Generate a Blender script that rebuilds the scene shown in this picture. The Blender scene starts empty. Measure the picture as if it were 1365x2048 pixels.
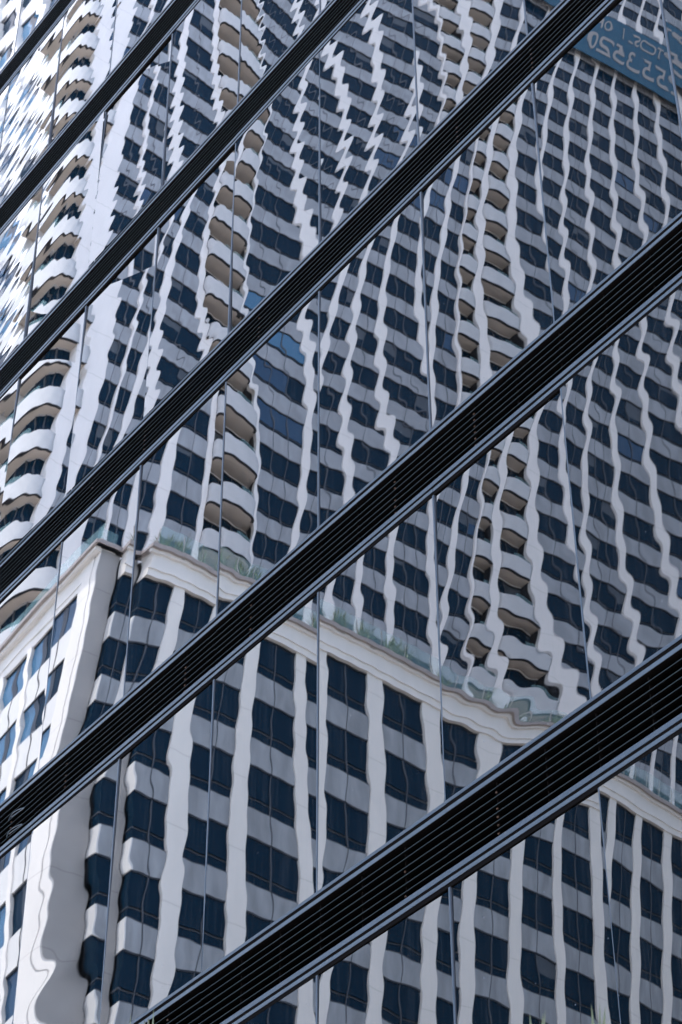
import bpy, math, random
import numpy as np
R = math.radians
C = bpy.context.scene.collection
sc = bpy.context.scene
rnd = random.Random(7)

# ------------------------------------------------------------------ camera
W = 8.6                      # distance from the camera to the mirror-glass wall (m)
CZ = 1.6                     # eye height
PITCH, ROLL, HEAD = 0.7108110678862469, -0.005589489614585087, 2.491147531760489
FPX = 4437.05                # focal length in pixels of a 2048 px tall picture
fw = np.array([math.cos(HEAD)*math.cos(PITCH), math.sin(HEAD)*math.cos(PITCH), math.sin(PITCH)])
ri = np.array([math.sin(HEAD), -math.cos(HEAD), 0.0]); up = np.cross(ri, fw)
ri, up = ri*math.cos(ROLL)+up*math.sin(ROLL), -ri*math.sin(ROLL)+up*math.cos(ROLL)
from mathutils import Matrix, Vector
cam = bpy.data.cameras.new('camera'); co = bpy.data.objects.new('camera', cam); C.objects.link(co)
M4 = Matrix(((ri[0], up[0], -fw[0], 0), (ri[1], up[1], -fw[1], 0), (ri[2], up[2], -fw[2], CZ), (0, 0, 0, 1)))
co.matrix_world = M4
cam.sensor_fit = 'VERTICAL'; cam.sensor_height = 36; cam.lens = FPX/2048*36
cam.clip_start = 0.1; cam.clip_end = 3000
cam.dof.use_dof = True; cam.dof.focus_distance = 16.5; cam.dof.aperture_fstop = 5.6
sc.camera = co
sc.view_settings.view_transform = 'Standard'; sc.view_settings.look = 'None'
sc.view_settings.exposure = 3.52; sc.view_settings.gamma = 1.0; sc.view_settings.use_curve_mapping = False
sc.cycles.max_bounces = 10; sc.cycles.glossy_bounces = 6; sc.cycles.diffuse_bounces = 3
sc.cycles.transparent_max_bounces = 12

# ------------------------------------------------------------------ sky and sun
sun_dir = Vector((-0.02, 0.24, 0.971)).normalized()        # towards the sun
elev = math.asin(sun_dir.z); az = math.atan2(sun_dir.x, sun_dir.y)
wd = bpy.data.worlds.new('World'); sc.world = wd; wd.use_nodes = True
wn = wd.node_tree.nodes; bg = wn['Background']
sk = wn.new('ShaderNodeTexSky'); sk.sky_type = 'NISHITA'; sk.sun_disc = False
sk.sun_elevation = elev; sk.sun_rotation = az; sk.air_density = 1.0; sk.dust_density = 3.0; sk.ozone_density = 0.4
wd.node_tree.links.new(sk.outputs[0], bg.inputs[0]); bg.inputs[1].default_value = 0.15
sl = bpy.data.lights.new('sun', 'SUN'); sl.energy = 2.0; sl.angle = R(0.53); sl.color = (1.0, 0.955, 0.9)
so = bpy.data.objects.new('sun', sl); C.objects.link(so)
so.rotation_euler = sun_dir.to_track_quat('Z', 'Y').to_euler()

# ------------------------------------------------------------------ materials
def mat(name, col, rough=0.6, metal=0.0, ior=1.45, noise=0.0, nscale=3.0, joint=None, tint=None, streak=0.0):
    m = bpy.data.materials.new(name); m.use_nodes = True
    nt = m.node_tree; b = nt.nodes['Principled BSDF']
    b.inputs['Base Color'].default_value = (*col, 1); b.inputs['Roughness'].default_value = rough
    b.inputs['Metallic'].default_value = metal; b.inputs['IOR'].default_value = ior
    if tint: b.inputs['Specular Tint'].default_value = (*tint, 1)
    src = None
    if noise or joint:
        tc = nt.nodes.new('ShaderNodeTexCoord')
    if noise:
        mp = nt.nodes.new('ShaderNodeMapping'); mp.inputs['Scale'].default_value = (1, 1, 0.25 if streak else 1)
        nt.links.new(tc.outputs['Object'], mp.inputs[0])
        n = nt.nodes.new('ShaderNodeTexNoise'); n.inputs['Scale'].default_value = nscale; n.inputs['Detail'].default_value = 6
        nt.links.new(mp.outputs[0], n.inputs['Vector'])
        r = nt.nodes.new('ShaderNodeMapRange'); r.inputs[1].default_value = 0.3; r.inputs[2].default_value = 0.7
        r.inputs[3].default_value = 1-noise; r.inputs[4].default_value = 1+noise*0.6
        nt.links.new(n.outputs[0], r.inputs[0]); src = r.outputs[0]
    if joint:
        period, off, wdt, dark = joint
        sp = nt.nodes.new('ShaderNodeSeparateXYZ'); nt.links.new(tc.outputs['Object'], sp.inputs[0])
        a = nt.nodes.new('ShaderNodeMath'); a.operation = 'SUBTRACT'; a.inputs[1].default_value = off; nt.links.new(sp.outputs[2], a.inputs[0])
        d = nt.nodes.new('ShaderNodeMath'); d.operation = 'FLOORED_MODULO'; d.inputs[1].default_value = period; nt.links.new(a.outputs[0], d.inputs[0])
        g = nt.nodes.new('ShaderNodeMath'); g.operation = 'LESS_THAN'; g.inputs[1].default_value = wdt; nt.links.new(d.outputs[0], g.inputs[0])
        k = nt.nodes.new('ShaderNodeMath'); k.operation = 'MULTIPLY_ADD'; k.inputs[1].default_value = dark-1; k.inputs[2].default_value = 1; nt.links.new(g.outputs[0], k.inputs[0])
        if src:
            mm = nt.nodes.new('ShaderNodeMath'); mm.operation = 'MULTIPLY'; nt.links.new(src, mm.inputs[0]); nt.links.new(k.outputs[0], mm.inputs[1]); src = mm.outputs[0]
        else: src = k.outputs[0]
    if src:
        mx = nt.nodes.new('ShaderNodeVectorMath'); mx.operation = 'SCALE'; mx.inputs[0].default_value = col
        nt.links.new(src, mx.inputs['Scale']); nt.links.new(mx.outputs[0], b.inputs['Base Color'])
    return m
FH, PF = 3.0, 3.29
MAT = dict(
 glass=mat('reflective_glass', (0.003, 0.005, 0.008), 0.0, ior=1.78, tint=(0.93, 0.945, 0.925)),
 alu=mat('grey_aluminium', (0.028, 0.038, 0.050), 0.45, ior=1.25, noise=0.12, nscale=2.0),
 alu_pale=mat('pale_aluminium', (0.034, 0.045, 0.057), 0.45, ior=1.25, noise=0.15, nscale=2.5),
 nosing=mat('blade_nosing_metal', (0.022, 0.029, 0.033), 0.6, ior=1.1),
 black=mat('black_louvre_paint', (0.004, 0.0036, 0.0036), 0.9, ior=1.02),
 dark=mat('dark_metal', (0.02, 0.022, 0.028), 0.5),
 white=mat('white_painted_concrete', (0.78, 0.76, 0.77), 0.75, noise=0.05, nscale=1.3, joint=(FH, 1.06, 0.05, 0.8), streak=1),
 pwhite=mat('white_stone', (0.80, 0.775, 0.76), 0.75, noise=0.05, nscale=1.2, joint=(PF, 0.35, 0.05, 0.82), streak=1),
 pgrey=mat('grey_stone', (0.35, 0.34, 0.34), 0.75, noise=0.07, nscale=0.8, joint=(PF, 0.35, 0.05, 0.75)),
 conc=mat('grey_spandrel_concrete', (0.30, 0.325, 0.37), 0.8, noise=0.22, nscale=1.6, streak=1),
 pconc=mat('grey_stone_spandrel', (0.305, 0.33, 0.368), 0.8, noise=0.26, nscale=1.8, streak=1),
 pconcl=mat('pale_stone_spandrel', (0.70, 0.70, 0.71), 0.8, noise=0.05, nscale=1.8, streak=1),
 para=mat('pale_balcony_render', (0.50, 0.515, 0.55), 0.8, noise=0.07, nscale=1.5),
 beige=mat('beige_soffit_paint', (0.55, 0.495, 0.45), 0.85, noise=0.06, nscale=1.0),
 win=mat('dark_window_glass', (0.003, 0.019, 0.040), 0.02, ior=1.11),
 win2=mat('blue_window_glass', (0.012, 0.05, 0.11), 0.03, ior=1.35),
 win3=mat('curtained_window_glass', (0.05, 0.15, 0.27), 0.05, ior=1.4),  # curtains on the front; on street faces, reflected sky put into the colour
 blind=mat('pale_blind', (0.05, 0.065, 0.085), 0.6),
 rust=mat('rusty_steel', (0.05, 0.025, 0.016), 0.8, noise=.4, nscale=60),
 frame=mat('window_frame_metal', (0.07, 0.075, 0.09), 0.5),
 mull=mat('grey_window_mullion', (0.055, 0.062, 0.078), 0.5),
 coping=mat('grey_coping_metal', (0.34, 0.30, 0.29), 0.5, noise=0.1),
 dband=mat('dark_window_transom', (0.018, 0.022, 0.032), 0.4),
 sign=mat('blue_banner_cloth', (0.006, 0.078, 0.145), 0.7, noise=0.08, nscale=0.7),
 signt=mat('pale_banner_lettering', (0.29, 0.28, 0.285), 0.7),
 asphalt=mat('asphalt', (0.05, 0.05, 0.052), 0.9, noise=0.2, nscale=6),
 paving=mat('pale_paving', (0.40, 0.39, 0.37), 0.85, noise=0.1, nscale=4),
 ground=mat('city_ground', (0.22, 0.21, 0.2), 0.9, noise=0.2, nscale=0.3),
 leaf=mat('olive_leaf', (0.045, 0.052, 0.016), 0.5, noise=0.5, nscale=9),
 leafp=mat('pale_green_leaf', (0.13, 0.16, 0.05), 0.55, noise=0.4, nscale=8),
 bark=mat('bark', (0.12, 0.09, 0.06), 0.9, noise=0.4, nscale=12),
 pot=mat('planter_concrete', (0.35, 0.34, 0.33), 0.8, noise=0.15),
)
def dusty(m):
    nt = m.node_tree; b = nt.nodes['Principled BSDF']
    tc = nt.nodes.new('ShaderNodeTexCoord'); oi = nt.nodes.new('ShaderNodeObjectInfo')
    mp = nt.nodes.new('ShaderNodeMapping'); mp.inputs['Scale'].default_value = (38, 1, 1.1)
    ad = nt.nodes.new('ShaderNodeVectorMath'); ad.operation = 'ADD'
    nt.links.new(tc.outputs['Object'], ad.inputs[0]); nt.links.new(oi.outputs['Location'], ad.inputs[1]); nt.links.new(ad.outputs[0], mp.inputs[0])
    n = nt.nodes.new('ShaderNodeTexNoise'); n.inputs['Scale'].default_value = 1.0; n.inputs['Detail'].default_value = 3
    nt.links.new(mp.outputs[0], n.inputs['Vector'])
    r = nt.nodes.new('ShaderNodeMapRange'); r.inputs[1].default_value = .5; r.inputs[2].default_value = .8; r.inputs[3].default_value = 0; r.inputs[4].default_value = .006
    nt.links.new(n.outputs[0], r.inputs[0])
    v = nt.nodes.new('ShaderNodeTexVoronoi'); v.inputs['Scale'].default_value = 5.5; nt.links.new(ad.outputs[0], v.inputs['Vector'])
    l = nt.nodes.new('ShaderNodeMath'); l.operation = 'LESS_THAN'; l.inputs[1].default_value = .028; nt.links.new(v.outputs['Distance'], l.inputs[0])
    n2 = nt.nodes.new('ShaderNodeMath'); n2.operation = 'MULTIPLY_ADD'; n2.inputs[1].default_value = .06; nt.links.new(l.outputs[0], n2.inputs[0]); nt.links.new(r.outputs[0], n2.inputs[2])
    c = nt.nodes.new('ShaderNodeCombineColor')
    for i, k in enumerate((.95, 1, 1.08)):
        q = nt.nodes.new('ShaderNodeMath'); q.operation = 'MULTIPLY_ADD'; q.inputs[1].default_value = k; q.inputs[2].default_value = .0012; nt.links.new(n2.outputs[0], q.inputs[0]); nt.links.new(q.outputs[0], c.inputs[i])
    nt.links.new(c.outputs[0], b.inputs['Base Color'])
dusty(MAT['glass'])
def railmat():
    m = bpy.data.materials.new('clear_railing_glass'); m.use_nodes = True
    b = m.node_tree.nodes['Principled BSDF']; b.inputs['Base Color'].default_value = (0.45, 0.80, 0.86, 1)
    b.inputs['Alpha'].default_value = 0.10; b.inputs['Roughness'].default_value = 0.05; b.inputs['IOR'].default_value = 1.5
    return m
MAT['rail'] = railmat()

# ------------------------------------------------------------------ helpers
class MB:
    """collects boxes, prisms and sheets, then links them as one mesh object"""
    def __init__(s): s.v = []; s.f = []; s.m = []; s.sm = []
    def poly(s, pts, faces, mi=0, smooth=False):
        o = len(s.v); s.v += [tuple(p) for p in pts]
        for f in faces: s.f.append([o+i for i in f]); s.m.append(mi); s.sm.append(smooth)
    def box(s, F, a0, a1, z0, z1, d0, d1, mi=0):
        p = [F(a, z, d) for a in (a0, a1) for z in (z0, z1) for d in (d0, d1)]
        s.poly(p, BOXF if handed(F) else BOXR, mi)
    def prism(s, pts, z0, z1, mi=0, smooth=False, sides=None):      # pts: plan outline, world xy
        n = len(pts)
        ar = sum(pts[i][0]*pts[(i+1) % n][1]-pts[(i+1) % n][0]*pts[i][1] for i in range(n))
        if ar < 0: pts = pts[::-1]
        v = [(x, y, z0) for x, y in pts]+[(x, y, z1) for x, y in pts]
        s.poly(v, [list(range(n-1, -1, -1)), list(range(n, 2*n))], mi)
        s.poly(v, [[i, (i+1) % n, n+(i+1) % n, n+i] for i in range(n)], mi if sides is None else sides, smooth)
    def build(s, name, mats, parent=None, coll=True):
        me = bpy.data.meshes.new(name); me.from_pydata(s.v, [], s.f)
        for m in (mats if isinstance(mats, (list, tuple)) else [mats]): me.materials.append(MAT[m])
        me.polygons.foreach_set('material_index', s.m); me.polygons.foreach_set('use_smooth', s.sm); me.update()
        o = bpy.data.objects.new(name, me)
        if coll: C.objects.link(o)
        if parent: o.parent = parent
        return o
BOXR = [[0, 1, 3, 2], [4, 6, 7, 5], [0, 4, 5, 1], [2, 3, 7, 6], [0, 2, 6, 4], [1, 5, 7, 3]]
BOXF = [f[::-1] for f in BOXR]
def handed(F):
    o = np.array(F(0, 0, 0)); a = np.array(F(1, 0, 0))-o; z = np.array(F(0, 1, 0))-o; d = np.array(F(0, 0, 1))-o
    return np.dot(np.cross(a, z), d) < 0
def world(a, z, d): return (a, d, z)                # a = x, d = y
def tag(o, label=None, cat=None, group=None, kind=None):
    for k, v in (('label', label), ('category', cat), ('group', group), ('kind', kind)):
        if v: o[k] = v
    return o
def empty(name, loc=(0, 0, 0)):
    o = bpy.data.objects.new(name, None); o.location = loc; C.objects.link(o); return o
def copy(o, parent=None, loc=None):
    c = o.copy(); C.objects.link(c)
    if parent: c.parent = parent
    if loc is not None: c.location = loc
    for ch in list(o.children): copy(ch, c)
    return c
def mesh_of(cu, name):
    """a curve or text turned into a plain mesh object"""
    t = bpy.data.objects.new('curve', cu); C.objects.link(t); bpy.context.view_layer.update()
    me = bpy.data.meshes.new_from_object(t); bpy.data.objects.remove(t)
    o = bpy.data.objects.new(name, me); C.objects.link(o); return o

# ------------------------------------------------------------------ the street
def struct(o): o['kind'] = 'structure'; return o
g = MB(); g.poly([(-1500, -1500, 0), (1500, -1500, 0), (1500, 1500, 0), (-1500, 1500, 0)], [[0, 1, 2, 3]]); struct(g.build('ground', 'ground'))
g = MB(); g.poly([(-250, -10.5, .004), (250, -10.5, .004), (250, 1.5, .004), (-250, 1.5, .004)], [[0, 1, 2, 3]]); struct(g.build('road', 'asphalt'))
g = MB(); g.box(world, -250, 250, -.2, .13, 1.5, 8.35); struct(g.build('pavement', 'paving'))
g = MB(); g.box(world, -250, 250, -.2, .13, -16.2, -10.5); struct(g.build('far_pavement', 'paving'))

# ------------------------------------------------------------------ the mirror-glass office building
X0, PW = -1.3515179557846937*W, 0.17784908222689177*W            # joint 0 and the pane width
ZT = {2: 2.6875601451574522, 3: 2.262965139738363, 4: 1.8429343421758237, 5: 1.4267434004164623, 6: 1.0107585775360075}
BWD = {2: .0895450427, 3: .0775681615, 4: .0771118687, 5: .0820183199, 6: .0817376697}
STEP = .4176
for k in (1, 0): ZT[k] = ZT[k+1]+STEP; BWD[k] = .08
for k in (7, 8): ZT[k] = ZT[k-1]-STEP; BWD[k] = .08
ZT = {k: v*W+CZ for k, v in ZT.items()}; BWD = {k: v*W for k, v in BWD.items()}
TERMS = [(1, 0), (0, 1), (2, 0), (1, 1), (0, 2), (3, 0), (2, 1), (1, 2), (0, 3), (0, 4), (2, 2)]
# measured bow of each pane (mm, polynomial in the pane's own -1..1 coordinates)
BOW = {(1, -4): [-4.81, -11.6, 1.85, -0.533, 1.87, 0.169, 0.38, -1.06, -0.176, 0.0884, -0.147],
 (1, -3): [-0.734, 1.95, -0.0972, -0.759, 0.847, 0.0331, 0.0826, 0.051, -0.194, 0.0604, -0.0257],
 (2, -4): [-8.14, -15.1, 1.55, -2.15, 1.23, 0.352, 0.196, -0.601, 0.154, 0.0235, -0.0104],
 (2, -3): [7.39, 15.6, 0.00767, -0.253, 1.07, 0.0764, 0.293, -0.683, 0.8, 0.0176, -0.0362],
 (2, -2): [-3.27, -6.18, 2.67, 1.88, 1.03, 0.298, 0.0723, -1.84, 0.113, -0.0522, -0.133],
 (2, -1): [2.75, -6.57, 2.67, -0.84, -2.06, -0.519, -0.112, 0.145, 0.379, -0.0963, 0.0437],
 (3, -4): [9.65, 19.1, 1.69, -0.855, 3.25, 0.064, -0.143, 0.69, -0.0353, 0.0352, 0.0463],
 (3, -3): [5.39, 17.6, 0.527, -0.663, 3.9, 0.0194, -0.367, 2.37, -0.7, 0.227, -0.0146],
 (3, -2): [5.88, 10.4, 2.23, -0.337, 1.96, 0.418, 0.712, -2.3, 2.46, 0.3, -0.448],
 (3, -1): [0.266, -13.0, 1.25, -0.197, 2.31, -0.569, 1.52, -2.73, 0.847, 0.294, 0.393],
 (3, 0): [-1.44, -4.05, -0.341, 2.04, 2.45, -0.0679, -0.421, 1.67, -1.57, 0.223, 0.0584],
 (3, 1): [0.241, 2.1, -0.966, 3.75, 0.873, -0.391, -0.883, 3.28, -1.82, 0.633, 0.0993],
 (4, -4): [-1.74, 3.6, 0.452, -0.911, 0.379, -0.00126, 0.0434, -0.121, 0.0198, 0.00192, 0.00691],
 (4, -3): [4.64, 3.92, 0.709, -2.34, 3.55, 0.102, -0.291, 1.29, -0.425, 0.0715, 0.0221],
 (4, -2): [-1.92, 3.78, 0.388, -2.8, 2.92, 1.2, 0.243, 0.129, -0.869, -0.116, 0.125],
 (4, -1): [1.54, 1.47, 2.11, 1.11, 1.26, -0.605, -0.132, 1.57, -1.92, 0.00793, -0.0498],
 (4, 0): [0.866, -1.37, 0.496, 1.22, 4.03, 0.251, 0.553, -2.39, 1.79, 0.117, -0.51],
 (4, 1): [-0.568, -0.424, 0.468, -0.959, 3.16, -0.265, 1.0, -2.39, 1.82, 0.178, -0.181],
 (4, 2): [4.62, 3.58, 1.06, -0.0182, 7.05, -0.0391, 0.717, 0.994, 3.18, -0.106, -0.195],
 (5, -3): [5.32, -2.3, -0.846, 0.92, -0.338, -0.00197, 0.229, -0.546, 0.199, 0.068, 0.0654],
 (5, -2): [-0.771, 8.23, 0.38, 0.0634, 0.427, -0.0403, -0.0781, 0.709, -0.381, -0.013, 0.0524],
 (5, -1): [2.37, 3.15, 1.26, 0.194, 0.5, 0.106, 0.785, -0.896, 0.905, 0.141, 0.0903],
 (5, 0): [0.443, 0.864, 1.0, -0.313, -0.612, -0.057, 0.557, 0.585, 1.49, 0.135, -0.219],
 (5, 1): [2.77, 4.62, -0.0939, -0.0195, 2.29, -0.273, 2.08, -2.39, 2.05, 0.199, -0.00877],
 (5, 2): [3.37, -5.05, -1.74, -1.36, -1.91, -0.69, 1.57, -1.52, 1.66, 0.167, 0.406],
 (6, -1): [0.667, -0.548, 0.153, 0.258, -0.135, 0.018, 0.0259, 0.0317, -0.0171, -0.00422, 0.00751],
 (6, 0): [4.35, 3.6, 1.32, -0.546, 2.89, -0.231, 0.366, -0.467, 0.574, 0.186, 0.137],
 (6, 1): [0.296, 0.5, 2.69, 0.334, 5.92, 0.376, 0.0497, 0.0411, 0.948, 0.262, -0.0179],
 (6, 2): [15.0, -6.8, 2.79, -4.88, 4.28, -0.864, 1.09, -1.17, 0.558, 0.171, 0.265]}
# roller-wave of the toughened glass: slope (mrad), pitch (m), phase, slant
WAVE = {(2, -3): (0.7, 0.264, 3.42, -0.31), (2, -2): (0.95, 0.272, 3.93, -0.37), (2, -1): (1.35, 0.259, 5.26, -0.33), (2, -4): (1.3, 0.264, 6.25, -0.29), (2, 0): (1.6, 0.277, 2.99, -0.25), (1, -3): (1.2, 0.243, 3.99, -0.21), (1, -4): (1.5, 0.25, 4.66, -0.25), (3, -5): (1.5, 0.28, 4.76, -0.26), (3, -4): (0.7, 0.285, 0.19, -0.21), (3, -3): (0.5, 0.289, 4.51, -0.2), (3, -2): (1.0, 0.295, 5.78, -0.3), (3, -1): (1.3, 0.297, 2.79, -0.19), (3, 0): (1.35, 0.299, 0.61, -0.35), (3, 1): (1.25, 0.283, 6.06, -0.29), (3, 2): (1.0, 0.293, 1.89, -0.28), (4, -4): (0.45, 0.342, 2.2, -0.26), (4, -3): (0.35, 0.347, 5.68, -0.24), (4, -2): (0.5, 0.357, 5.38, -0.18), (4, -1): (0.95, 0.35, 1.02, -0.21), (4, 0): (1.0, 0.358, 5.68, -0.27), (4, 1): (0.65, 0.351, 1.33, -0.21), (4, 2): (0.95, 0.347, 1.79, -0.45), (5, -4): (0.6, 0.309, 5.36, -0.18), (5, -3): (0.55, 0.309, 5.03, -0.3), (5, -2): (0.35, 0.311, 1.85, -0.23), (5, -1): (0.4, 0.33, 0.28, -0.26), (5, 0): (0.45, 0.308, 4.51, -0.31), (5, 1): (1.35, 0.33, 6.16, -0.2), (5, 2): (1.15, 0.32, 6.27, -0.32), (6, -2): (0.4, 0.328, 3.77, -0.37), (6, -1): (0.5, 0.332, 2.56, -0.26), (6, 0): (0.6, 0.331, 0.27, -0.21), (6, 1): (0.75, 0.335, 6.02, -0.2), (6, 2): (0.55, 0.337, 2.89, -0.28)}
EDGE = .22
DENT = {(5, -3): [(-.35, -.10, .55, .10, .35), (-.2, -.30, .6, .09, -.75), (-.1, -.52, .6, .10, .6)], (5, 1): [(.1, -.80, .3, .07, .4)], (5, -2): [(-.55, .1, .3, .1, .15)]}
office = tag(empty('office_building', (X0, W, 0)), 'mirror glass office block with black louvre bands between its storeys', 'office building')
def opart(mb, name, mats, parent=None):
    o = mb.build(name, mats, parent or office)
    if parent is None: o.location = (-X0, -W, 0)
    return o
CMIN, CMAX = -9, 3
b = MB(); b.box(world, X0+PW*CMIN, X0+PW*(CMAX+1), 0, 33.2, W+.14, W+22)
opart(b, 'wall', 'dark')
b = MB(); b.box(world, X0+PW*CMIN-.3, X0+PW*(CMAX+1)+.3, 33.2, 33.9, W-.25, W+22.3); opart(b, 'roof', 'alu')
b = MB(); b.box(world, X0+PW*CMIN, X0+PW*(CMAX+1), 0, ZT[8], W-.02, W+.14); opart(b, 'plinth', 'dark')
def wave(key):
    if key in WAVE: return WAVE[key]
    r = random.Random(key[0]*31+key[1]*7+100)
    a_ = {0: 1.6, 1: 1.8, 2: 1.75, 3: 1.55, 4: 1.15, 5: .55, 6: .6}.get(key[0], 1.)
    if key[0] == 5 and key[1] > 0: a_ = 1.35
    if key == (4, -3) or key == (4, -4): a_ = .7
    return (a_*r.uniform(.85, 1.15), r.uniform(.30, .35), r.uniform(0, 6.28), r.uniform(-.5, -.2))
for st in range(0, 8):
    zlo, zhi = ZT[st+1], ZT[st]-BWD[st]
    for c in range(CMIN, CMAX+1):
        key = (st, c); fine = -6 <= c <= 3 and 1 <= st <= 6
        xc, zc, hw, hh = X0+(c+.5)*PW, (zlo+zhi)/2, PW/2, (zhi-zlo)/2
        nx, nz = (34, 150) if fine else (6, 30)
        s, t = np.meshgrid(np.linspace(-1, 1, nx+1), np.linspace(-1, 1, nz+1), indexing='ij')
        h = np.zeros_like(s)
        r = random.Random(st*101+c*13+5)
        co_ = BOW.get(key)
        if co_ is None:
            sg = (1.6, 2.6, .9, .9, 1.6, .15, .2, .3, .2, .06, .05)
            co_ = [r.gauss(0, q*.7) for q in sg]
        for a, (i, j) in zip(co_, TERMS): h += a*1e-3*s**i*t**j
        x, z = xc+s*hw, zc+t*hh
        amp, lam, ph, sl_ = wave(key)
        kk = 2*math.pi/lam
        env = 0.72+0.33*np.cos(r.uniform(.6, 1.6)*s+r.uniform(1.5, 4)*t+r.uniform(0, 6))
        h += amp*1e-3/kk*env*np.sin(kk*(z-zc+sl_*(x-xc))+ph+0.5*np.sin(r.uniform(1.5, 4)*t+r.uniform(0, 6)))
        for q in range(3):                                           # faint uneven flow of the glass
            k2 = 2*math.pi/r.uniform(.35, .9); an = r.uniform(.4, 2.7)
            h += r.uniform(.15, .4)*1e-3/k2*np.sin(k2*(math.cos(an)*x+math.sin(an)*z)+r.uniform(0, 6.28))
        h += EDGE*1e-3*r.uniform(.5, 1.4)*(np.exp(-(t+1)*hh/.09)+.5*np.exp(-(1-t)*hh/.07))   # the panes roll up at their edges
        for s0, t0, ws, wt_, am in DENT.get(key, ()):
            h += am*1e-3*np.exp(-((s-s0)/ws)**2-((t-t0)/wt_)**2)
        v = np.stack([s*(hw-.004), h, z-zc], -1).reshape(-1, 3)
        idx = np.arange((nx+1)*(nz+1)).reshape(nx+1, nz+1)
        f = np.stack([idx[:-1, :-1], idx[1:, :-1], idx[1:, 1:], idx[:-1, 1:]], -1).reshape(-1, 4)
        n0 = len(v)
        back = [(sx*(hw-.004), .03, sz*hh) for sx in (-1, 1) for sz in (-1, 1)] + [(sx*(hw-.004), .018, sz*hh) for sx in (-1, 1) for sz in (-1, 1)]
        me = bpy.data.meshes.new('glass_pane')
        vv = np.vstack([v, back]); me.from_pydata(vv.tolist(), [], f.tolist()+[[n0, n0+1, n0+3, n0+2], [n0+4, n0+6, n0+7, n0+5], [n0, n0+2, n0+6, n0+4], [n0+1, n0+5, n0+7, n0+3], [n0, n0+4, n0+5, n0+1], [n0+2, n0+3, n0+7, n0+6]])
        me.materials.append(MAT['glass'])
        sm = np.ones(len(me.polygons), bool); sm[-6:] = False; me.polygons.foreach_set('use_smooth', sm); me.update()
        o = bpy.data.objects.new('glass_pane', me); C.objects.link(o); o.parent = office
        o.location = (xc-X0, 0, zc)
    # vertical joints of the storey
    b = MB(); b.box(world, -.0075, .0075, -hh, hh, -.005, .03, 0); b.box(world, -.0115, -.0085, -hh, hh, -.003, .03, 1); b.box(world, .0085, .0115, -hh, hh, -.003, .03, 1)
    jo = None
    for c in range(CMIN, CMAX+2):
        if jo is None: jo = b.build('mullion', ['alu', 'dark'], office)
        else:
            jo = jo.copy(); C.objects.link(jo)
        jo.location = (c*PW, 0, zc)

# louvre bands: four rails, six blades, a black box behind
RAILS = [(.0, .040, -.006, 'alu'), (.094, .143, -.006, 'alu_pale'), (.805, .862, -.006, 'alu'), (.905, .950, -.006, 'alu_pale')]
BLADES = [.248, .343, .437, .531, .625, .722]
for bd in range(0, 8):
    z1 = ZT[bd]; bw = BWD[bd]
    first = None
    for pi, c0 in enumerate(range(CMIN, CMAX+1, 2)):
        c1 = min(c0+2, CMAX+1); L = (c1-c0)*PW
        r = random.Random(bd*17+pi)
        b = MB(); b.box(world, 0, L, -bw, 0, .085, .135, 0); b.box(world, 0, L, -bw, -.80*bw, -.002, .084, 0); b.box(world, 0, L, -.146*bw, 0, -.002, .084, 0)
        for q in range(1, 6):                                        # brackets that carry the blades
            b.box(world, q*L/6-.006, q*L/6+.006, -.799*bw, -.147*bw, .03, .085, 0)
        for q in (1, 3, 5):                                          # rusty fixings, one under each blade
            if r.random() < .55:
                for fb in BLADES:
                    if r.random() < .8: b.box(world, q*L/6-.007, q*L/6+.007, -fb*bw-.020, -fb*bw-.008, .02, .029, 1)
        lp = b.build('louvre_panel', ['black', 'rust'], office); lp.location = (c0*PW, 0, z1)
        for fa, fb, y, m_ in RAILS:
            b = MB(); b.box(world, .001, L-.001, -fb*bw, -fa*bw, y, -.0025, 0)
            o = b.build('rail', [m_], lp); o.location = (0, r.uniform(-.0015, .0015), r.uniform(-.003, .003))
        for fb in BLADES:
            zz = -fb*bw; b = MB()
            b.poly([(x, y, z) for x in (.002, L-.002) for y, z in ((.0, zz-.0045), (.0, zz+.0045), (.08, zz+.030), (.08, zz+.020))],
                   [[0, 1, 2, 3], [7, 6, 5, 4], [0, 4, 5, 1], [1, 5, 6, 2], [2, 6, 7, 3], [3, 7, 4, 0]], 0)
            b.box(world, .002, L-.002, zz-.002, zz+.002, -.003, -.001, 1)
            o = b.build('blade', ['black', 'nosing'], lp); o.location = (0, 0, r.uniform(-.004, .004)); o.rotation_euler = (0, r.uniform(-.0014, .0014), 0)
            if bd == 5 and c0 == -5 and fb in BLADES[1:2]+BLADES[4:5]: loose = (o, zz)
# two strips of trim that have sprung out of the fifth band
def wallpt(px, py, y=W):
    d = fw+ri*(px-682.5)/FPX-up*(py-1024)/FPX; k = y/d[1]; return np.array([d[0]*k, y, d[2]*k+CZ])
for pts in ([(18, 1641), (22, 1630), (30, 1622), (43, 1617), (54, 1614), (34, 1626), (24, 1634)], [(14, 1675), (15, 1665), (24, 1657), (40, 1649), (50, 1647), (30, 1659), (18, 1668)]):
    cu = bpy.data.curves.new('loose_trim', 'CURVE'); cu.dimensions = '3D'; cu.bevel_depth = .004; cu.bevel_resolution = 2
    sp = cu.splines.new('NURBS'); sp.points.add(len(pts)-1); sp.use_endpoint_u = True; sp.order_u = 4
    for i, (px, py) in enumerate(pts):
        p = wallpt(px, py, W-.02-.03*math.sin(i/len(pts)*3.1)); sp.points[i].co = (*(p-np.array([X0, W, 0])), 1)
    cu.materials.append(MAT['alu_pale']); o = mesh_of(cu, 'loose_trim'); o.parent = office

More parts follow.
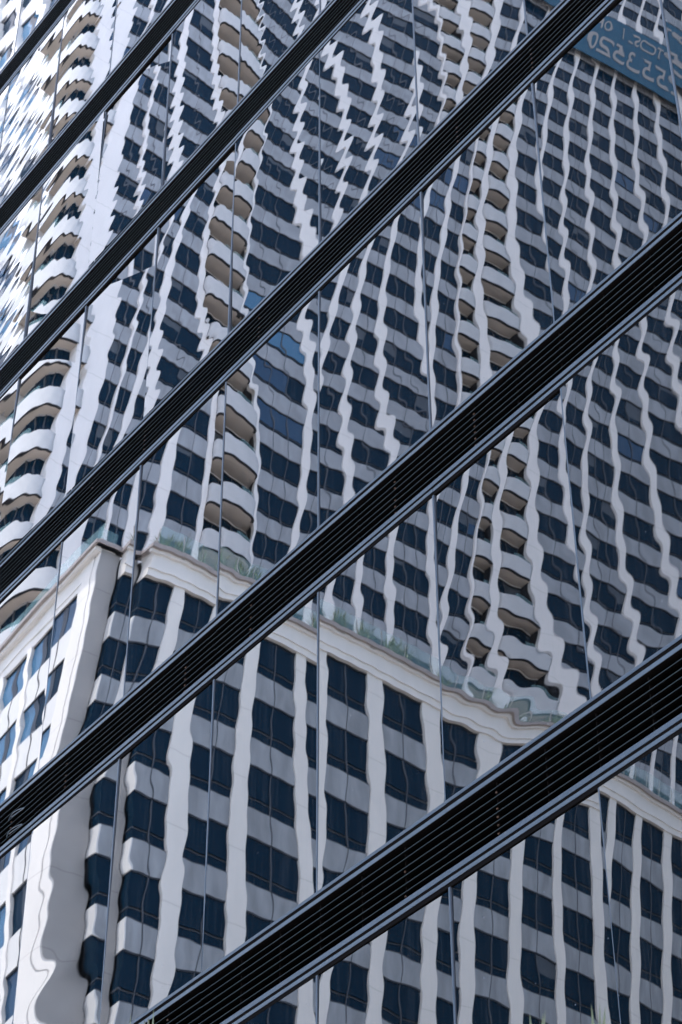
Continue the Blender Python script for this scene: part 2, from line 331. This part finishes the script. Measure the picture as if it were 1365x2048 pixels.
# ------------------------------------------------------------------ buildings over the street (seen in the mirror glass)
XF, XT = 59.0, 67.0
YC = 2*W-.5672*XF                                   # plane of the street faces
def Ff(xf): return lambda a, z, d: (xf+d, 2*W-a, z)  # front face: a = distance beyond the glass in the mirror image
def Fl(xf): return lambda a, z, d: (xf-a, YC+d, z)   # street face: a = metres back from the corner
wr = random.Random(21)
class Windows:
    """first 100 windows become parts of their own, the others one mesh"""
    def __init__(s, parent): s.n = 0; s.p = parent; s.rest = MB(); s.M = ['win', 'win2', 'win3', 'frame', 'mull', 'dband', 'blind']
    def add(s, F, a0, a1, z0, z1, nm, near=True, d=-.30, low=.0, div='thin', pal=(.90, .08, .02)):
        own = near and s.n < 100
        mb = MB() if own else s.rest
        k0 = wr.random()
        base = 0 if k0 < pal[0] else (1 if k0 < pal[0]+pal[1] else 2)
        n = nm+1; w = (a1-a0)/n
        for i in range(n):
            kk = base if wr.random() < .8 else 0
            mb.box(F, a0+i*w+.01, a0+(i+1)*w-.01, z0+low+.06, z1-.07, d-.03, d, kk)
            if div == 'thin' and wr.random() < (.03 if low > .4 else .09):                   # blinds drawn part of the way
                mb.box(F, a0+i*w+.03, a0+(i+1)*w-.03, z1-.08-wr.choice((.3, .5, .8, 1.1)), z1-.08, d-.01, d+.003, 6)
            if i: mb.box(F, a0+i*w-.03, a0+i*w+.03, z0, z1, d-.05, d+(.05 if div == 'thin' else .03), 4) if div == 'thin' else mb.box(F, a0+i*w-.19, a0+i*w+.19, z0, z1, d-.05, d+.02, 5)
        mb.box(F, a0, a1, z1-.07, z1, d-.05, d+.05, 5); mb.box(F, a0, a1, z0, z0+.06, d-.05, d+.05, 3)
        if low:
            mb.box(F, a0, a1, z0+.062, z0+low-.05, d-.05, d-.02, 0); mb.box(F, a0, a1, z0+low-.048, z0+low-.018, d-.05, d+.008, 4)
        if own:
            s.n += 1; mb.build('window', s.M, s.p)
    def done(s):
        o = s.rest.build('window', s.M, s.p); o['kind'] = 'stuff'

# ---- podium block
pod = tag(empty('stone_building'), 'white stone corner block with planted glass railed roof terrace', 'building')
PWIN = Windows(pod)
F = Ff(-XF); G = Fl(-XF-.5)
wall = MB()                                           # 0 white 1 grey spandrel 2 grey pilaster 3 coping 4 spandrel paled for sunlight 5 dark
Q = [.622, .678, .735, .790, .845, .900, .955, 1.010, 1.065, 1.12, 1.175, 1.23, 1.285, 1.34]
AE = 1.36*XF; Ztop = .9415*XF+CZ; Zc = .9675*XF+CZ
E2 = .590*XF; P0_ = .5672*XF
wall.box(F, P0_+.3, AE, 0, Zc-.35, -34, -1.65, 5); wall.box(F, E2-.03, AE, 0, Zc-.36, -1.64, -.47, 5); wall.box(F, E2+.04, AE, 0, Zc-.4, -.46, -.14, 5)      # core
piers = [(q*XF, .88 if i not in (2, 6) else .66) for i, q in enumerate(Q)]
for a, w in piers: wall.box(F, a-w/2, a+w/2, 0, Ztop+.02, -.45, .07, 0)
edges = [E2]+[x for a, w in piers for x in (a-w/2, a+w/2)]+[AE]
bays = [(edges[i], edges[i+1]) for i in range(0, len(edges), 2)]
for k in range(0, 18):
    z1 = Ztop-PF*k; z0 = z1-2.06
    if z0 < 1: break
    for i, (a0, a1) in enumerate(bays):
        PWIN.add(F, a0+.002, a1-.002, z0, z1, 1, near=(k < 7 and i < 11), low=.52, d=-.07, pal=(.99, .01, 0))
        wall.box(F, a0, a1-.002, z0-1.23, z0, -.45, 0, 1)
        wall.box(F, (a0+a1)/2-.025, (a0+a1)/2+.025, z0-1.228, z0-.002, .001, .012, 7)
    # return of the first bay and the glass that turns the corner
    wall.box(F, E2-.06, E2, z0-1.23, z0, -.7, 0.002, 4)  # paler than the front spandrels: its sunlight is put into the colour
    wall.box(F, E2-.03, E2+.02, z0, z1, -.7, -.06, 6); wall.box(F, E2-.05, E2+.04, z0+.45, z0+.52, -.7, -.04, 7)
# corner pilaster
P0, P1 = .5672*XF, E2-.14
wall.box(F, P0+.05, P1, 0, Zc-.3, -1.6, -.5, 2)
wall.box(F, P1+.001, E2-.061, 0, Zc-.3, -1.6, -.60, 2)
# cornice
wall.box(F, E2-.062, AE, Ztop+.021, Zc-.22, -.45, .15, 0); wall.box(F, E2-.16, AE, Ztop+.36, Ztop+.44, .151, .21, 0); wall.box(F, E2-.25, AE, Zc-.218, Zc, -.6, .42, 3); wall.box(F, E2-.2, AE, Zc-.36, Zc-.22, .151, .28, 0)
wall.box(F, P0-.25, E2-.26, Zc-.218, Zc-.002, -2.6, -.25, 3)
# street face
BL = 40.0
wall.box(G, 1.55, BL, 0, Zc-.36, -20, -.42, 5)
wall.box(G, 0.02, .42, 0, Zc-.23, -.9, -.01, 0); wall.box(G, .45, 1.46, 0, Zc-.23, -.9, .02, 0); wall.box(G, .421, .449, 0, Zc-.3, -.9, -.035, 2)
wall.box(G, 1.461, BL, Ztop-.15, Zc-.22, -.42, .0, 0); wall.box(G, 1.35, BL, Ztop+.25, Ztop+.33, .001, .05, 0); wall.box(G, -.20, BL, Zc-.218, Zc-.004, -1.2, .42, 3); wall.box(G, .0, BL, Zc-.42, Zc-.22, .001, .25, 0)
a = 1.47
while a < BL-2.6:
    for k in range(0, 18):
        z1 = Ztop-.15-PF*k; z0 = z1-1.75
        if z0 < 1: break
        PWIN.add(G, a, a+2.1, z0, z1, 1, near=False, d=-.12, div='dark', pal=(.0, .30, .70))  # mostly blue panes: the sky's reflection is given as glass colour
        wall.box(G, a, a+2.1, z0-1.54, z0, -.42, -.03, 4)  # street spandrels share the colour paled for sunlight
        wall.box(G, a+1.03, a+1.07, z0-1.54, z0-.002, -.03, .0, 5)
    wall.box(G, a+2.1, a+2.48, 0, Ztop-.152, -.42, .06, 0)
    a += 2.48
wall.build('wall', ['pwhite', 'pconc', 'pgrey', 'coping', 'pconcl', 'dark', 'win', 'mull'], pod)
b = MB(); b.box(F, P0+.6, AE, Zc-.45, Zc-.3, -8.5, -.7, 0); b.build('terrace', ['pgrey'], pod)
PWIN.done()
# glass railing of the terrace, panel by panel
a = E2; n = 0
while a < AE-1.6:
    b = MB(); b.box(F, a+.03, a+1.47, Zc+.02, Zc+1.05, .28, .30); b.build('railing_panel', ['rail'], pod)
    b = MB(); b.box(F, a-.025, a+.025, Zc+.001, Zc+.95, .24, .275); b.build('railing_post', ['coping'], pod)
    a += 1.5
b = MB(); b.box(F, P0-.1, E2-.3, Zc+.02, Zc+1.12, -.85, -.83); b.build('railing_panel', ['rail'], pod)
a = -.1
while a < 24:
    b = MB(); b.box(G, a+.03, a+1.47, Zc+.02, Zc+1.12, .05, .07); b.build('railing_panel', ['rail'], pod); a += 1.5
# terrace plants: each clump on its own
def clump(loc, hgt, seed, leafm, name, n=26):
    r = random.Random(seed); b = MB()
    for i in range(n):
        an = r.uniform(0, 6.283); ln = hgt*r.uniform(.55, 1.0); out = r.uniform(.1, .55)*hgt; w = r.uniform(.02, .045)*(1+hgt*.3)
        dx, dy = math.cos(an), math.sin(an); p = []
        for j, tt in enumerate((0, .35, .7, 1.0)):
            rr = out*tt**1.6; ww = w*(1-tt*.92); zz = ln*(tt-.22*tt*tt*out/hgt)
            p += [(dx*rr-dy*ww, dy*rr+dx*ww, zz), (dx*rr+dy*ww, dy*rr-dx*ww, zz), (dx*rr, dy*rr, zz-.012)]
        b.poly(p, [q for j in range(3) for q in ([3*j, 3*j+1, 3*j+4, 3*j+3], [3*j+1, 3*j+2, 3*j+5, 3*j+4], [3*j+2, 3*j, 3*j+3, 3*j+5])])
    return b
cl = [clump(None, .95, s_, 'leafp', 'x') for s_ in (1, 2, 3)]
protos = []
pr = random.Random(4)
place = [.597, .603, .611, .618, .645, .668, .676, .683, .689, .694, .699, .748, .753, .757, .774, .779, .784, .806, .811, .816, .821, .826, .86, .905, .918, .95]
for i, u in enumerate(place):
    t_ = empty('terrace_plant', (-XF-.02, 2*W-u*XF, Zc+.1)); t_.scale = (1.25, 1.25, pr.uniform(.55, 1.35)); t_.rotation_euler = (0, 0, pr.uniform(0, 6))
    tag(t_, 'spiky pale green plant in a terrace planter behind the glass railing', 'plant', 'plants along the roof terrace')
    if i < 3: f_ = cl[i].build('foliage', ['leafp'], t_); protos.append(f_.data)
    else:
        f_ = bpy.data.objects.new('foliage', protos[i % 3]); C.objects.link(f_); f_.parent = t_
    pb = MB(); pb.prism([(.28*math.cos(q*.7854), .28*math.sin(q*.7854)) for q in range(8)], -.3, .02); pb.build('planter', ['pot'], t_)

# ---- apartment tower behind it
tow = tag(empty('apartment_tower'), 'tall pale apartment tower with white piers and rounded balconies', 'tower')
TWIN = Windows(tow)
F = Ff(-XT); ZB = 52.0; ZTOP = 199.3
ROW0 = 59.7+CZ                                         # top of the first window row
U = dict(P1=(.535, 1.25), t1=(.5635, .2), P2=(.588, .66), Pb=(.634, .5), ta=(.683, .26), P3=(.740, .58), P4=(.772, .52), P5=(.807, .58), P6=(.854, .56), tb=(.886, .2), P7=(.915, .68), P8=(.960, .8), P9=(1.0, .52))
u = 1.0
for i in range(10, 24): u += .0435; U['P%d' % i] = (u, .53)
names = sorted(U, key=lambda k: U[k][0])
TA1 = U['P23'][0]*XT+.3
wall = MB()                                           # 0 white 1 spandrel 2 beige 3 dark 4 parapet
YL = 2*W-YC                                            # street plane in front-face coordinates (a)
NF = 46
for k_ in names:
    uu, w = U[k_]; a = uu*XT; dd = .06 if w > .3 else .16
    if k_ in ('tb', 'P7', 'P8', 'Pb', 'ta'):
        wall.box(F, a-w/2, a+w/2, ZB, ZTOP, -.16, dd, 0); wall.box(F, a-w/2+.01, a+w/2-.01, ZB, ZTOP, -2.9, -.161, 3)  # recess side walls coloured dark, standing in for the shade inside
    else: wall.box(F, a-w/2, a+w/2, ZB, ZTOP, -2.2, dd, 0)
segs = []
for n1, n2 in zip(names, names[1:]):
    a0 = U[n1][0]*XT+U[n1][1]/2; a1 = U[n2][0]*XT-U[n2][1]/2
    kind = 'curve' if (n1, n2) == ('Pb', 'ta') else ('loggia' if n1 in ('tb', 'P7') else 'win')
    segs.append((a0, a1, kind, n1))
for a0, a1, kind, n1 in segs:
    deep = -.14 if kind == 'win' else -.80
    wall.box(F, a0-.3, a1+.3, ZB, ZTOP, -26, -2.72 if kind == 'win' else -2.80, 3)
    wall.box(F, a0, a1, ZB, ZTOP, -2.9, deep, 3)
    for k in range(-2, NF):
        z1 = ROW0+FH*k; z0 = z1-1.80; zn = z1+FH-1.80
        if kind == 'win':
            nm = {'P1': 1, 't1': 1, 'P2': 1, 'ta': 2, 'P3': 1, 'P4': 1, 'P5': 2, 'P6': 1, 'P10': 2, 'P13': 2, 'P16': 2}.get(n1, 1)
            TWIN.add(F, a0, a1, z0, z1, nm, near=(-1 < k < 9 and a0 < 66), low=.30, d=-.08)
            wall.box(F, a0, a1, z1, zn, -.42, 0, 1)
            for q in range(1, nm+1): wall.box(F, a0+(a1-a0)*q/(nm+1)-.022, a0+(a1-a0)*q/(nm+1)+.022, z1+.002, zn-.002, 0.001, .012, 6)
        else:
            TWIN.add(F, a0, a1, z1-2.5, z1+.05, 1, near=False, d=-.74, pal=(.93, .05, .02))
            wall.box(F, a0, a1, z1+.05, z1+FH-2.5, -2.9, -.70, 5)
# the core behind the loggias and the street face
wall.box(F, YL+.6, TA1, ZB, ZTOP, -30, -3.85, 3)
Gt = Fl(-XT)
NB = 3.3                                              # depth of the corner notch along the street
tb0 = NB
wall.box(Gt, NB, NB+.75, ZB, ZTOP, -1.6, .16, 5)  # street-face piers coloured duller than the white front ones, against glare
a = NB+.75
while a < 29:
    for k in range(-2, NF):
        z1 = ROW0+FH*k; z0 = z1-1.75; zn = z1+FH-1.75
        TWIN.add(Gt, a, a+2.0, z0, z1, 1, near=False, d=-.12, div='dark', pal=(.15, .25, .60))  # blue panes again carry the reflected sky in their colour
        wall.box(Gt, a, a+2.0, z1, zn, -.4, -.03, 4)
    wall.box(Gt, a+2.0, a+2.6, ZB, ZTOP, -.6, .16, 5); wall.box(Gt, a, a+2.6, ZB, ZTOP, -1.2, -.42, 3)
    a += 2.6
# notch walls
wall.build('wall', ['white', 'conc', 'beige', 'dark', 'para', 'pconcl', 'mull'], tow)
b = MB(); b.box(F, YL+.2, TA1, ZTOP, ZTOP+1.2, -30, .5); b.build('roof', ['white'], tow)
TWIN.done()
# balconies
BM = ['para', 'beige', 'dark', 'rail']
def balcony_mesh(outline, inner):
    """outline: plan points of the outer edge, inner: plan points closing the slab behind"""
    b = MB(); n = len(outline)
    b.prism(outline+inner, -.02, .20, 1)
    th = .14
    cx = sum(p[0] for p in inner)/len(inner); cy = sum(p[1] for p in inner)/len(inner)
    inn = []
    for x, y in outline:
        L = math.hypot(x-cx, y-cy); inn.append((x+(cx-x)/L*th, y+(cy-y)/L*th))
    out2 = [(x-(cx-x)/math.hypot(x-cx, y-cy)*.02, y-(cy-y)/math.hypot(x-cx, y-cy)*.02) for x, y in outline]
    b.prism(out2+inn[::-1], .0, 1.22, 0, smooth=True)
    out3 = [(x-(cx-x)/math.hypot(x-cx, y-cy)*.045, y-(cy-y)/math.hypot(x-cx, y-cy)*.045) for x, y in outline]
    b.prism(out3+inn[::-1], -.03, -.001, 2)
    mid = [((x+u_)/2, (y+v_)/2) for (x, y), (u_, v_) in zip(outline, inn)]
    mid2 = [((x*.4+u_*.6), (y*.4+v_*.6)) for (x, y), (u_, v_) in zip(outline, inn)]
    h_ = n//2
    b.prism(mid[h_:]+mid2[h_:][::-1], 1.221, 1.55, 3)
    return b
def half_ellipse(a0, a1, bulge, n=15):
    ac, ra = (a0+a1)/2, (a1-a0)/2
    return [(-XT+.10+bulge*max(0, math.sin(math.pi*i/(n-1)))**.62, 2*W-(ac-ra*math.cos(math.pi*i/(n-1)))) for i in range(n)]
seg = {s[3]: s for s in segs}
a0, a1 = seg['Pb'][0], seg['Pb'][1]
TWIN_C = MB(); wall2 = MB()
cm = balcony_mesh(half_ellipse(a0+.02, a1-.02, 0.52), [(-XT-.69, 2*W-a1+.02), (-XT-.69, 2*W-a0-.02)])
ang = [math.pi/2*i/14 for i in range(15)]
A1c = U['P1'][0]*XT-U['P1'][1]/2
rx, ra = NB+.15, A1c-YL+.35
def quarter(off, n=15):
    return [(-XT-NB+(rx-off)*max(0, math.cos(t_))**.8, 2*W-(A1c-(ra-off)*max(0, math.sin(t_))**.8)) for t_ in [math.pi/2*i/(n-1) for i in range(n)]]
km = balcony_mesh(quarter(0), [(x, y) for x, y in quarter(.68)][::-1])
# the curved glazing behind the corner balconies
for k in range(-2, NF):
    z = ROW0+FH*k
    q0 = quarter(.74, 9)
    gl = MB(); base = (-XT-NB-.3, 2*W-A1c-.4)
    TWIN_C.prism(q0+[base], z-2.0, z+.1, 0); 
    wall2.prism(quarter(.665, 9)+[base], z+.101, z+FH-2.001, 0)
    for j in (2, 4, 6):
        x, y = quarter(.71, 9)[j]; wall2.prism([(x-.04, y-.04), (x+.04, y-.04), (x+.04, y+.04), (x-.04, y+.04)], z-2.0, z+.1, 1)
straight = []
for n1 in ('tb', 'P7'):
    s0, s1 = seg[n1][0]+.01, seg[n1][1]-.01
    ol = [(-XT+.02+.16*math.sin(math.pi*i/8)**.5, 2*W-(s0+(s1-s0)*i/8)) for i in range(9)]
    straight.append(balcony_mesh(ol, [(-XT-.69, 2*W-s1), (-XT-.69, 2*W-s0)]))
TWIN_C.build('corner_glazing', ['win'], tow); wall2.build('corner_wall', ['para', 'mull'], tow)
rest = MB(); nb = 0
for bm_ in (cm, km, straight[0], straight[1]):
    pm = None
    for k in range(-1, NF):
        z = ROW0+FH*k+.16
        if k < 24 and nb < 96:
            if pm is None: pm = bm_.build('balcony', BM, tow)
            else: pm = pm.copy(); C.objects.link(pm)
            pm.location = (0, 0, z); nb += 1
        else:
            o_ = len(rest.v); rest.v += [(x, y, q+z) for x, y, q in bm_.v]; rest.f += [[i+o_ for i in f] for f in bm_.f]; rest.m += bm_.m; rest.sm += bm_.sm
o = rest.build('balcony', BM, tow); o['kind'] = 'stuff'
# banner across the tower
zb = ROW0+FH*23+.15
ban = tag(empty('banner', (-XT, 2*W-1.3*XT, zb)), 'wide blue banner with pale lettering hung across the apartment tower', 'banner')
b = MB(); b.box(lambda a, z, d: (d, a-2*W+1.3*XT+2*W, z), -1.62*XT, -.985*XT, 0, 7.6, .50, .54); b.build('cloth', ['sign'], ban)
def text(s, u, z, size):
    cu = bpy.data.curves.new('lettering', 'FONT'); cu.body = s; cu.size = size; cu.extrude = .015; cu.offset = .012*size; cu.space_character = 1.05
    cu.materials.append(MAT['signt']); o = mesh_of(cu, 'lettering'); o.parent = ban
    o.rotation_euler = (R(90), 0, R(90)); o.location = (.56, (1.3-u)*XT, z)
text('DPTOS. / OFICINAS', 1.272, 5.1, 2.45)
text('2553520', 1.262, 1.2, 3.9)

# ------------------------------------------------------------------ slender yuccas whose tips reach into the foot of the picture
tips = [((262, 2036), 5.2, .9, 'narrow yucca with one dark leaf tip at the left foot of the glass wall'),
        ((308, 2024), 5.4, .7, 'narrow yucca with a pale leaf tip just above the lowest louvre band'),
        ((1060, 2034), 5.0, 1.0, 'bushy yucca with several spiky leaf tips in front of the glass'),
        ((1183, 2016), 5.3, 1.1, 'tall yucca with the highest upright leaf tips at the right')]
for i, ((px, py), yy, wd_, lab) in enumerate(tips):
    p = wallpt(px, py-9, yy)
    t_ = tag(empty('yucca', (p[0], p[1], .13)), lab, 'plant', 'yuccas along the pavement')
    H = p[2]-.13
    tr = MB(); pts = []
    for j in range(9):
        tt = j/8; rr = .13-.07*tt; ox, oy = .06*math.sin(tt*3+i), .05*math.cos(tt*2.4+i)-.05
        pts += [(ox*tt+rr*math.cos(q*.7854), oy*tt+rr*math.sin(q*.7854), tt*(H-.75)) for q in range(8)]
    tr.poly(pts, [[8*j+q, 8*j+(q+1) % 8, 8*j+8+(q+1) % 8, 8*j+8+q] for j in range(8) for q in range(8)], smooth=True)
    tr.build('trunk', ['bark'], t_)
    f_ = clump(None, .8, 40+i, 'leaf', 'x', n=60).build('crown', ['leaf'], t_); f_.location = (0, 0, H-.98)
    lone = MB()
    r = random.Random(60+i)
    for q in range((1, 1, 5, 4)[i]):
        w = .008+.004*r.random(); dx = r.uniform(-.09, .09) if q else 0; hh_ = (0 if q == 0 else -r.uniform(.01, .07))
        lone.poly([(dx*.4-w, 0, -.5), (dx*.4+w, 0, -.5), (dx*.4, .006, -.5), (dx*.8-w*.9, 0, -.1), (dx*.8+w*.9, 0, -.1), (dx*.8, .006, -.1), (dx, 0, hh_)],
                  [[0, 1, 4, 3], [1, 2, 5, 4], [2, 0, 3, 5], [3, 4, 6], [4, 5, 6], [5, 3, 6]])
    o = lone.build('leaf', ['leaf'], t_); o.location = (0, 0, H)
    pb = MB(); pb.prism([(.45*math.cos(q*.5236), .45*math.sin(q*.5236)) for q in range(12)], 0, .5); pb.build('planter', ['pot'], t_)
